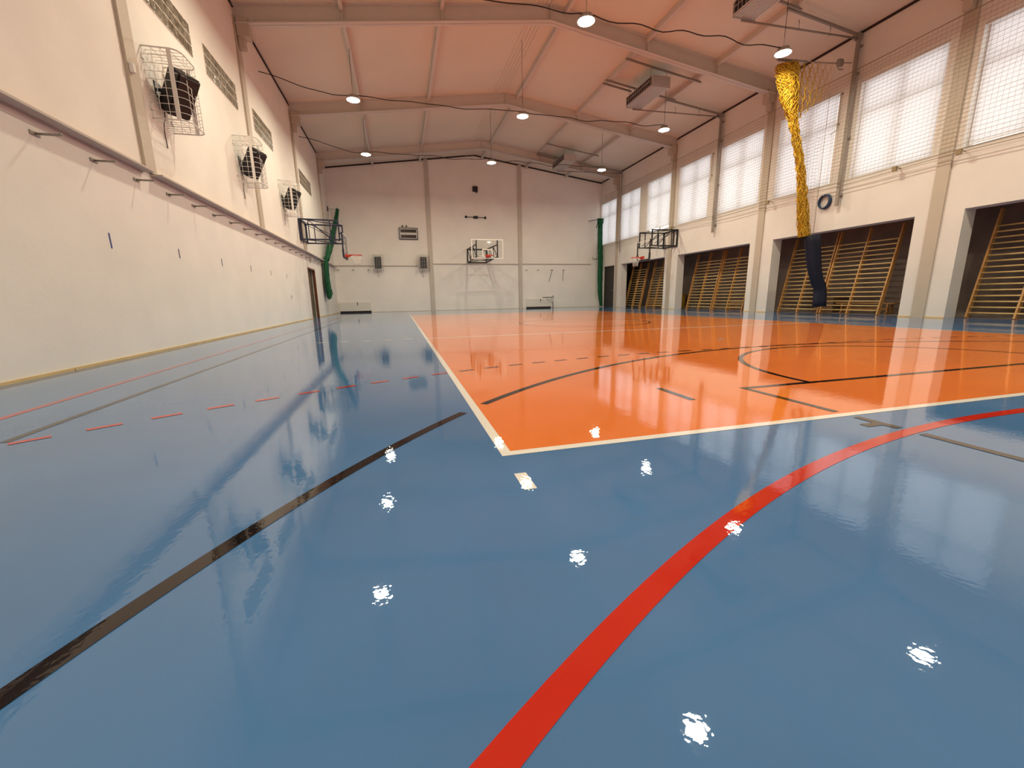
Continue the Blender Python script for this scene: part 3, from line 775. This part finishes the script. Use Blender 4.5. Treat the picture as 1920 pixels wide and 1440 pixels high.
# ------------------------------------------------------------------ green nets in the far corners
def bundle(path, rad, n_cord, m_core, m_cord, parent, seed, core=0.72, flat=0.6, wob=0.02, cord_r=0.006, steps=40, axis2=(0, 1, 0), name='net_fold'):
    r_ = random.Random(seed)
    P = [Vector(p) for p in path]
    def at(u):
        f = u * (len(P) - 1); i = min(int(f), len(P) - 2); t_ = f - i
        return P[i].lerp(P[i + 1], t_), rad[i] * (1 - t_) + rad[i + 1] * t_
    A2 = Vector(axis2).normalized()
    N = 22; vs = []; fs = []
    for k in range(steps + 1):
        u = k / steps; c, r0 = at(u); d = (at(min(1, u + 0.02))[0] - at(max(0, u - 0.02))[0]).normalized(); side = d.cross(A2).normalized()
        for j in range(N):
            g = 2 * PI * j / N
            q = r0 * core * (1 + (0.22 if j % 2 else -0.1) + 0.1 * math.sin(3 * g + 9 * u + seed))
            vs.append(c + side * math.cos(g) * q + A2 * math.sin(g) * q * flat)
    for k in range(steps):
        for j in range(N): fs.append((k * N + j, k * N + (j + 1) % N, (k + 1) * N + (j + 1) % N, (k + 1) * N + j))
    fs.append(tuple(range(N))); fs.append(tuple(steps * N + j for j in range(N))[::-1])
    if core > 0: MB().add(vs, fs, True).build(name, m_core, parent)
    g_ = MB()
    for q in range(n_cord):
        g0 = r_.uniform(0, 2 * PI); rr = r_.uniform(0.72, 1.0); ph = r_.uniform(0, 6.28); fr = r_.uniform(16, 30); dr = r_.uniform(-1.2, 1.2)
        pts = []
        for k in range(steps * 2 + 1):
            u = k / (steps * 2); c, r0 = at(u); d = (at(min(1, u + 0.02))[0] - at(max(0, u - 0.02))[0]).normalized(); side = d.cross(A2).normalized()
            g = g0 + dr * u + 0.5 * math.sin(fr * u * 2 + ph); rad_ = r0 * rr + wob * math.sin(fr * 2.7 * u + ph)
            pts.append(c + side * math.cos(g) * rad_ + A2 * math.sin(g) * rad_ * flat)
        g_.tube(pts, cord_r, 3, cap=False)
    g_.build('net_cords', m_cord, parent)
t = tag(empty('folded_net', (0, 0, 0)), 'green net bundle tied back from the far left corner to the left wall', 'net')
bundle([(-3.40, 24.3, 5.66), (-3.44, 24.0, 5.2), (-3.52, 23.2, 4.5), (-3.62, 22.2, 3.6), (-3.72, 21.1, 2.75)], [0.14, 0.16, 0.2, 0.24, 0.2], 34, 'green_net', 'green_cord', t, 3, axis2=(1, 0, 0.0), flat=0.6, name='upper_fold')
bundle([(-3.76, 21.05, 2.75), (-3.77, 20.85, 2.3), (-3.77, 20.75, 1.7), (-3.76, 20.85, 1.2), (-3.74, 20.95, 0.95)], [0.3, 0.42, 0.45, 0.5, 0.52], 40, 'green_net', 'green_cord', t, 4, axis2=(1, 0, 0), flat=0.24, name='lower_fold')
MB().tube([(-3.93, 21.0, 2.75), (-3.6, 21.0, 2.78)], 0.02, 6).build('tie', 'green_cord', t)
t = tag(empty('net_bracket', (-3.98, YB - 0.4, 5.74)), 'small dark bracket and rod holding the left green net', 'bracket')
MB().tube([(0.05, 0, 0), (0.72, -0.1, -0.03)], 0.014, 6).build('rod', 'grey_metal', t); MB().box(0.03, 0.08, -0.05, 0.05, -0.12, 0.12).build('back_plate', 'black_metal', t)
MB().tube([(0.25, -0.04, -0.02), (0.25, -0.04, -1.6)], 0.008, 5).tube([(0.38, -0.05, -0.02), (0.38, -0.05, -2.0)], 0.008, 5).build('pull_cord', 'grey_metal', t)
t = tag(empty('folded_net', (12.7, 24.45, 0)), 'green net bundle hanging in the far right corner', 'net')
bundle([(0.0, 0, 5.68), (-0.02, 0, 5.2), (0.0, 0, 4.2), (0.05, 0, 3.0), (0.05, 0, 2.0), (0.08, 0, 1.0), (0.14, -0.1, 0.05)], [0.24, 0.17, 0.18, 0.18, 0.18, 0.16, 0.1], 46, 'green_net', 'green_cord', t, 5, flat=0.7, name='hanging_fold')
MB().tube([(-0.85, 0, 5.5), (-0.2, 0, 5.62), (0.2, 0, 5.7)], 0.022, 6).tube([(-0.16, 0, 5.5), (-0.3, 0, 5.1)], 0.02, 6).build('top_rod', 'black_metal', t)
MB().tube([(-0.18, 0.1, 5.6), (-0.18, 0.1, 0.6)], 0.006, 5).build('pull_cord', 'black_metal', t)

# ------------------------------------------------------------------ lamps on catenary cables
def make_lamp(loc):
    t = empty('high_bay_lamp', loc)
    hs = MB().lathe([(0.08, 0.13), (0.13, 0.09), (0.195, 0.03), (0.205, 0.0), (0.19, 0.0)], 32).build('housing', 'lamp_body', t)
    b = MB()
    for q in range(20):
        g = 2 * PI * q / 20; b.beam((0.04 * math.cos(g), 0.04 * math.sin(g), 0.12), (0.13 * math.cos(g), 0.13 * math.sin(g), 0.11), 0.006, 0.04)
    b.build('heat_fin', 'lamp_body', hs)
    vs = [(0.185 * math.cos(2 * PI * j / 32), 0.185 * math.sin(2 * PI * j / 32), -0.004) for j in range(32)]
    MB().add(vs, [tuple(range(32))[::-1]]).build('lens', 'lens', t, fix=False)
    MB().tube([(0, 0, 0.12), (0, 0, 0.32), (0.02, 0, 0.36), (0, 0, 0.39), (-0.02, 0, 0.36)], 0.008, 6).build('hook', 'grey_metal', t)
    return t
LX = (-1.36, 4.12, 9.68); LYS = (-1.95, 3.15, 8.27, 13.37, 18.43)
colw = ('left', 'middle', 'right')
rown = {8.27: 'on the nearest visible cable', 13.37: 'on the second cable', 18.43: 'on the farthest cable', 3.15: 'reflected in the near floor', -1.95: 'added unseen behind the camera'}  # the row behind the camera is unseen, added to light the near walls
lp0 = None
for ly in LYS:
    for i, lx in enumerate(LX):
        if ly == 3.15 and i == 0: continue
        z = 6.8
        if lp0 is None: l = lp0 = make_lamp((lx, ly, z))
        else: l = copy_tree(lp0); l.location = (lx, ly, z)
        tag(l, 'lit round high bay lamp in the %s row, %s' % (colw[i], rown[ly]), 'lamp', 'round lamps hung under the roof')
for ly, nm in ((8.27, 'nearest'), (13.37, 'second'), (18.43, 'farthest')):
    pts = []; r_ = random.Random(int(ly * 10))
    xs = [XL + 0.02 + (LX[2] + 0.12 - XL) * q / 70 for q in range(71)]
    for x in xs:
        z = 7.18 + 0.012 * math.sin(x * 5)
        dl = min(abs(x - q) for q in LX)
        z += 0.05 * math.exp(-(dl / 0.3) ** 2) * (1 if x > 0 else 0) + 0.03 * math.sin(x * 5.3 + ly * 2) * math.exp(-((x - 7) / 3.5) ** 2)
        z += 0.045 * math.sin(x * 2.1 + ly) * math.sin(x * 0.7)
        pts.append((x, ly + 0.02 * math.sin(x * 3), z - 0.28 + (0.42 * max(0, 1 - (x - XL) / 2.0) if x < -1.95 else 0) * 1.0))
    t = tag(empty('power_cable', (0, 0, 0)), 'wavy black cable across the hall carrying the %s row of lamps' % nm, 'cable', 'cables that carry the lamps')
    MB().tube(pts, 0.012, 6).build('cable', 'cable', t)
    for lx in LX:
        MB().tube([(lx, ly, roof(lx) - 0.01), (lx, ly, 7.19)], 0.007, 5).build('drop_wire', 'cable', t)

# ------------------------------------------------------------------ ceiling heaters and their pipework
def make_heater(loc):
    t = empty('ceiling_heater', loc)          # origin: near bottom corner centre
    W_, L_, H_ = 0.72, 1.75, 0.36
    cs = MB().bev(-W_ / 2, W_ / 2, -L_, 0, 0.03, H_, 0.03).build('casing', 'heater', t)
    MB().box(-W_ / 2 - 0.012, -W_ / 2, -L_ + 0.06, -0.06, 0.06, H_ - 0.05).build('side_opening', 'black_metal', cs)
    b = MB()
    for q in range(13):
        y = -L_ + 0.1 + (L_ - 0.2) * q / 12; b.beam((-W_ / 2 - 0.02, y, 0.04), (-W_ / 2 - 0.02, y, H_ - 0.04), 0.012, 0.012)
    for z in (0.04, 0.2, H_ - 0.04): b.beam((-W_ / 2 - 0.022, -L_ + 0.08, z), (-W_ / 2 - 0.022, -0.08, z), 0.014, 0.014)
    b.build('side_grille', 'heater', cs)
    b = MB()
    for q in range(9):
        x = -W_ / 2 + 0.06 + (W_ - 0.12) * q / 8; b.beam((x, -L_ + 0.04, 0.025), (x, -0.04, 0.025), 0.05, 0.012)
    b.box(-W_ / 2 + 0.01, W_ / 2 - 0.01, -0.04, 0, 0.0, 0.03).box(-W_ / 2 + 0.01, W_ / 2 - 0.01, -L_, -L_ + 0.04, 0.0, 0.03)
    b.build('louvre', 'heater', cs)
    x0 = loc[0]
    for y in (-1.55, -0.12, 0.12):
        xe = 10.55 if y != 0.12 else 8.75
        MB().beam((7.55 - x0, y, roof(7.55) - 0.2 - loc[2]), (xe - x0, y, roof(xe) - 0.2 - loc[2]), 0.05, 0.05).build('support_channel', 'galv', t)
    b = MB()
    for x in (-0.3, 0.3):
        for y in (-1.55, -0.12): b.tube([(x, y, H_ - 0.02), (x, y, roof(x0 + x) - 0.2 - loc[2])], 0.008, 5)
    each('hanger_rod', b, 'galv', t)
    return t
h0 = None
for k, (ye, nm) in enumerate(((8.8, 'nearest, half out of the picture'), (14.12, 'middle one of three'), (22.1, 'farthest one of three'))):
    loc = (8.82, ye, 7.72)
    if h0 is None: h = h0 = make_heater(loc)
    else: h = copy_tree(h0); h.location = loc
    tag(h, 'grey box heater with dark side grille under the roof, ' + nm, 'heater', 'heaters under the roof')
    t = tag(empty('cable_channel', (0, 0, 0)), 'grey steel channel from the %s heater down the window wall' % ('nearest', 'middle', 'farthest')[k], 'pipe', 'channels feeding the heaters')
    yw = ye - 0.02
    if k < 2:
        MB().beam((XR - 0.15, yw, 3.3), (XR - 0.15, yw, 7.85), 0.06, 0.09).beam((XR - 0.115, yw + 0.06, 3.33), (XR - 0.115, yw + 0.06, 7.8), 0.03, 0.03).build('wall_channel', 'galv', t)
        b = MB()
        for z in (3.6, 5.2, 6.9, 7.6): b.box(XR - 0.12, XR - 0.002, yw - 0.05, yw + 0.09, z - 0.02, z + 0.02)
        each('wall_clip', b, 'galv', t)
        MB().bev(XR - 0.22, XR - 0.08, yw - 0.07, yw + 0.1, 7.76, 7.9, 0.01).build('corner_joint', 'galv', t)
    else:
        MB().beam((XR - 0.12, yw, 3.35), (XR - 0.12, yw, 7.85), 0.04, 0.05).build('wall_channel', 'galv', t)
    MB().tube([(8.75, yw, 7.70), (XR - 0.12, yw, 7.78)], 0.024, 8).build('lower_pipe', 'galv', t)
    MB().beam((10.2, yw, roof(10.2) - 0.2), (XR - 0.12, yw, 7.86), 0.055, 0.06).build('upper_channel', 'galv', t)
    for x in (10.6, 11.7):
        MB().tube([(x - 0.05, yw - 0.08, 7.69), (x, yw, 7.70), (x + 0.06, yw + 0.02, 7.76), (x + 0.05, yw + 0.01, 7.9), (x + 0.01, yw, 7.96)], 0.01, 6).build('pipe_hook', 'galv', t)

# ------------------------------------------------------------------ nets at the windows
t = tag(empty('safety_net', (0, 0, 0)), 'thin square-mesh net stretched in front of the high windows', 'net')
xn = XR - 0.22
b = MB(); z0, z1 = 3.98, 6.93; nrow = 30
for k in range(nrow + 1):
    z = z0 + (z1 - z0) * k / nrow
    b.tube([(xn + 0.01 * math.sin(y_ * 2 + k), y_, z + 0.012 * math.sin(1.15 * y_ + 0.2 * k)) for y_ in [YF + 0.1 + (YB - 0.95 - YF - 0.1) * q / 90 for q in range(91)]], 0.0042, 3, cap=False)
ncol = 310
for k in range(ncol + 1):
    y_ = YF + 0.1 + (YB - YF - 1.05) * k / ncol
    b.tube([(xn + 0.012 * math.sin(z * 2 + k), y_ + 0.012 * math.sin(z * 3 + k * 0.3), z) for z in [z0 + (z1 - z0) * q / 6 for q in range(7)]], 0.0016, 3, cap=False)
b.build('net_mesh', 'net_cord', t)
for nm, z, amp in (('top_cable', 6.95, 0.008), ('bottom_cable', 3.96, 0.012), ('bottom_rope', 3.88, 0.03)):
    MB().tube([(xn, y_, z + amp * math.sin(y_ * 1.3)) for y_ in [YF + 0.02 + (YB - YF - 0.95) * q / 80 for q in range(81)]], 0.008, 5).build(nm, 'net_cord', t)
for y_ in (1.0, 5.9, 7.25, 11.3, 16.9, 22.3):
    MB().box(xn - 0.03, xn + 0.03, y_ - 0.05, y_ + 0.05, 3.86, 3.98).beam((xn, y_, 3.95), (XR - 0.002, y_, 3.95), 0.02, 0.02).build('net_clip', 'net_cord', t)

# yellow divider net bunched beside the right wall, with its navy skirt
t = tag(empty('divider_net', (0, 0, 0)), 'yellow net bunched in a rope with a navy cloth end by the window wall', 'net')
def yl(u): return 9.02 - 0.28 * u
ypath = [(10.62, 9.02, 7.02), (10.68, 9.0, 6.6), (10.80, 8.98, 6.1), (10.92, 8.96, 5.75), (11.08, 8.94, 5.25), (11.3, 8.92, 4.65), (11.45, 8.9, 4.1), (11.62, 8.9, 3.3), (11.8, 8.88, 2.4)]
yrad = [0.36, 0.34, 0.27, 0.16, 0.115, 0.115, 0.125, 0.17, 0.2]
bundle(ypath, yrad, 46, 'yellow_net', 'yellow_cord', t, 11, core=0.74, flat=0.55, wob=0.045, cord_r=0.009, steps=60, name='net_core')
b = MB(); r_ = random.Random(5)
for k in range(24):                                                         # loose curtain of mesh right of the rope
    xt = 10.74 + 0.07 * k; xb_ = 10.97 + 0.055 * k
    zt = 7.05 + 0.008 * k; zb2 = 5.45 + 0.045 * k
    pts = []
    for q in range(25):
        u = q / 24; pts.append((xt + (xb_ - xt) * u + 0.028 * math.sin(u * 46 + k * 2.3), 9.02 + 0.05 * math.sin(u * 9 + k * 1.7), zt + (zb2 - zt) * u))
    b.tube(pts, 0.014 - 0.0005 * k, 3, cap=False)
for k in range(26):
    z = 7.0 - 0.075 * k; n = 14
    b.tube([(10.66 + 0.2 * (1 - z / 7) + 0.115 * q * (1 - 0.012 * k), 9.02 + 0.04 * math.sin(q * 2 + k), z + 0.035 * math.cos(q * PI)) for q in range(n)], 0.0034, 3, cap=False)
b.build('loose_mesh', 'yellow_cord', t)
b = MB()
for k in range(30):                                                         # lower wing of the net up to the vertical rope
    z = 5.2 - 0.095 * k; x0 = 10.95 + (11.85 - 10.95) * (5.4 - z) / 3.0; x1 = 12.22
    n = 8
    b.tube([(x0 + (x1 - x0) * q / n, 8.95, z + 0.025 * math.cos(q * PI + k)) for q in range(n + 1)], 0.0022, 3, cap=False)
for k in range(9):
    xt = 11.1 + 0.13 * k; b.tube([(xt + 0.08 * u + (0.55 * u if k < 4 else 0), 8.95, 5.3 - 2.8 * u) for u in [q / 10 for q in range(11)]], 0.0018, 3, cap=False)
b.build('net_wing', 'net_cord', t)
MB().tube([(12.2, 8.95, 6.4), (12.22, 8.95, 5.0), (12.24, 8.95, 2.5)], 0.006, 5).build('hanging_rope', 'net_cord', t)
# navy skirt
sec = [(11.78, 12.32, 2.42), (11.86, 12.32, 2.22), (11.98, 12.42, 1.75), (12.1, 12.46, 1.4), (12.24, 12.56, 1.12), (12.3, 12.72, 0.96), (12.42, 12.74, 0.82), (12.42, 12.80, 0.66), (12.42, 12.80, 0.45), (12.42, 12.80, 0.27)]
vs = []; fs = []; N = 28
for i, (xa, xc, z) in enumerate(sec):
    for j in range(N):
        g = 2 * PI * j / N; cxx = (xa + xc) / 2; hw_ = (xc - xa) / 2
        q = 1 + 0.1 * math.sin(5 * g + i * 0.4) + (0.06 if j % 2 else -0.05)
        vs.append((cxx + hw_ * math.cos(g) * q, 8.82 - 0.008 * i + 0.16 * math.sin(g) * q, z + 0.03 * math.sin(3 * g) * (1 if i in (0, len(sec) - 1) else 0)))
for i in range(len(sec) - 1):
    for j in range(N): fs.append((i * N + j, i * N + (j + 1) % N, (i + 1) * N + (j + 1) % N, (i + 1) * N + j))
fs.append(tuple(range(N))); fs.append(tuple((len(sec) - 1) * N + j for j in range(N))[::-1])
MB().add(vs, fs, True).build('navy_skirt', 'navy_cloth', t)
t = tag(empty('net_suspension', (0, 0, 0)), 'cable with a chain and pulley holding the yellow net at the window wall', 'cable')
MB().tube([(10.3, 9.02, 7.06), (11.4, 9.02, 7.16), (12.2, 9.02, 7.22), (XR, 9.02, 7.3)], 0.01, 6).build('cable', 'galv', t)
b = MB()
for q in range(14):
    x = 11.6 + 0.075 * q; b.tube([(x, 9.02, 7.19 + 0.005 * q), (x + 0.03, 9.02 + 0.02, 7.15 + 0.006 * q), (x + 0.06, 9.02, 7.19 + 0.005 * q)], 0.008, 5)
b.build('chain', 'galv', t)
MB().bev(12.42, 12.62, 8.97, 9.07, 7.16, 7.36, 0.04).tube([(12.42, 9.02, 7.16), (12.5, 9.02, 7.08), (12.66, 9.02, 7.1)], 0.016, 6).build('pulley', 'hook', t)
MB().beam((10.25, 9.02, 7.1), (11.3, 9.02, 7.15), 0.05, 0.04).build('top_bar', 'galv', t)

# hose ring, window winders
t = tag(empty('hose_coil', (XR - 0.07, 9.25, 3.52)), 'coil of dark blue hose hung on the window wall below the windows', 'hose')
b = MB()
for k in range(4):
    r = 0.175 + 0.012 * (k % 2); n = 40
    b.tube([(-0.045 + 0.03 * k, r * math.cos(2 * PI * q / n), r * 1.12 * math.sin(2 * PI * q / n)) for q in range(n)], 0.019, 6, closed=True)
b.build('coil', 'hose', t)
MB().tube([(0.07, 0, 0.17), (-0.06, 0, 0.17), (-0.07, 0, 0.2)], 0.012, 6).build('peg', 'grey_metal', t)
for y, lab in ((9.16, 'right of the window behind the yellow net'), (14.55, 'beside the middle heater channel')):
    t = tag(empty('window_winder', (XR, y, 5.2)), 'thin dark bent window winder rod, ' + lab, 'winder')
    MB().tube([(-0.03, -0.02, 1.35), (-0.05, 0.0, 1.3), (-0.05, 0.0, 0.42), (-0.05, 0.03, 0.36), (-0.05, 0.2, 0.28)], 0.009, 6).build('rod', 'hook', t)
    each('mount', MB().box(-0.05, 0, -0.025, 0.025, 1.32, 1.38).box(-0.05, 0, -0.015, 0.015, 0.5, 0.54), 'hook', t)

# ------------------------------------------------------------------ wall bars in the alcoves
def make_bars(L_):
    t = empty('wall_bars')                     # origin at the near foot; +y away, leaning in +x
    tilt = 0.2; H = 2.62
    def pt(y, z, off=0.0): return Vector((tilt * z + off, y, z))
    for y in (0.03, L_ / 2, L_ - 0.03):
        MB().beam(pt(y, 0.0), pt(y, H), 0.035, 0.12, (1, 0, 0)).build('upright', 'wood', t)
    for k in range(16):
        z = 0.13 + 0.1387 * k
        b = MB(); n = 10; vs = []
        b.tube([pt(0.02, z, -0.03), pt(L_ - 0.02, z, -0.03)], 0.019, 8)
        b.build('rung', 'rung', t)
    return t
WB = [(5.54, 1.8, 'in the alcove cut by the picture edge'), (3.68, 1.8, 'out past the picture edge in the same alcove'),
      (9.37, 1.84, 'in the navy net alcove, away from the cloth'), (11.0, 1.6, 'in the navy net alcove, partly behind the cloth'),
      (14.47, 1.77, 'in the middle alcove, toward the navy net'), (16.28, 1.75, 'in the middle alcove, toward the hoop'),
      (22.2, 1.7, 'below the hoop net in the far alcove'), (19.85, 1.6, 'beside the wide pillar in the far alcove')]
b0 = None
for y, l, lab in WB:
    if b0 is None: q = b0 = make_bars(1.75)
    else: q = copy_tree(b0)
    q.location = (13.43, y - abs(l), 0); q.scale = (1, abs(l) / 1.75, 1)
    tag(q, 'wooden wall bars leaning back, ' + lab, 'wall bars', 'wall bars in the alcoves')
# things stored behind the bars
def make_bench(loc, rz, s=1.0):
    t = empty('gym_bench', loc, rz)
    MB().bev(-0.9, 0.9, -0.13, 0.13, 0.30, 0.34, 0.008).build('seat', 'bench', t)
    for x in (-0.7, 0.7):
        b = MB().box(x - 0.025, x + 0.025, -0.12, -0.07, 0, 0.30).box(x - 0.025, x + 0.025, 0.07, 0.12, 0, 0.30).box(x - 0.03, x + 0.03, -0.16, 0.16, 0, 0.04)
        b.build('leg', 'bench', t)
    MB().box(-0.7, 0.7, -0.02, 0.02, 0.12, 0.18).build('stretcher', 'bench', t)
    return t
for k, (x, y, z, lab) in enumerate(((14.3, 20.0, 0, 'on the floor of the far alcove, under another bench'), (14.3, 20.0, 0.36, 'stacked on another bench in the far alcove'), (14.35, 13.6, 0, 'behind the bars of the second alcove from the far wall'), (14.4, 8.6, 0, 'behind the bars and the navy net end'))):
    t = make_bench((x, y, z), PI / 2); tag(t, 'low wooden gym bench ' + lab, 'bench', 'benches stored behind the bars')
t = tag(empty('crate', (14.35, 18.4, 0)), 'yellow crate in shadow behind the far alcove bars', 'crate')
b = MB().box(-0.3, 0.3, -0.4, 0.4, 0, 0.03)
for x in (-0.3, 0.28): b.box(x, x + 0.02, -0.4, 0.4, 0.03, 0.75)
for y in (-0.4, 0.38): b.box(-0.28, 0.28, y, y + 0.02, 0.03, 0.75)
b.build('body', 'yellow_box', t); MB().box(-0.32, 0.32, -0.42, -0.4, 0.68, 0.76).box(-0.32, 0.32, 0.4, 0.42, 0.68, 0.76).box(-0.32, -0.3, -0.4, 0.4, 0.68, 0.76).box(0.3, 0.32, -0.4, 0.4, 0.68, 0.76).build('lip', 'yellow_box', t)
t = tag(empty('storage_box', (14.5, 9.9, 0)), 'brown box in shadow at the left of the alcove behind the navy net', 'box')
MB().bev(-0.3, 0.3, -0.35, 0.35, 0, 0.5, 0.01).build('body', 'brown_box', t); MB().bev(-0.31, 0.31, -0.36, 0.36, 0.5, 0.56, 0.008).build('lid', 'brown_box', t)
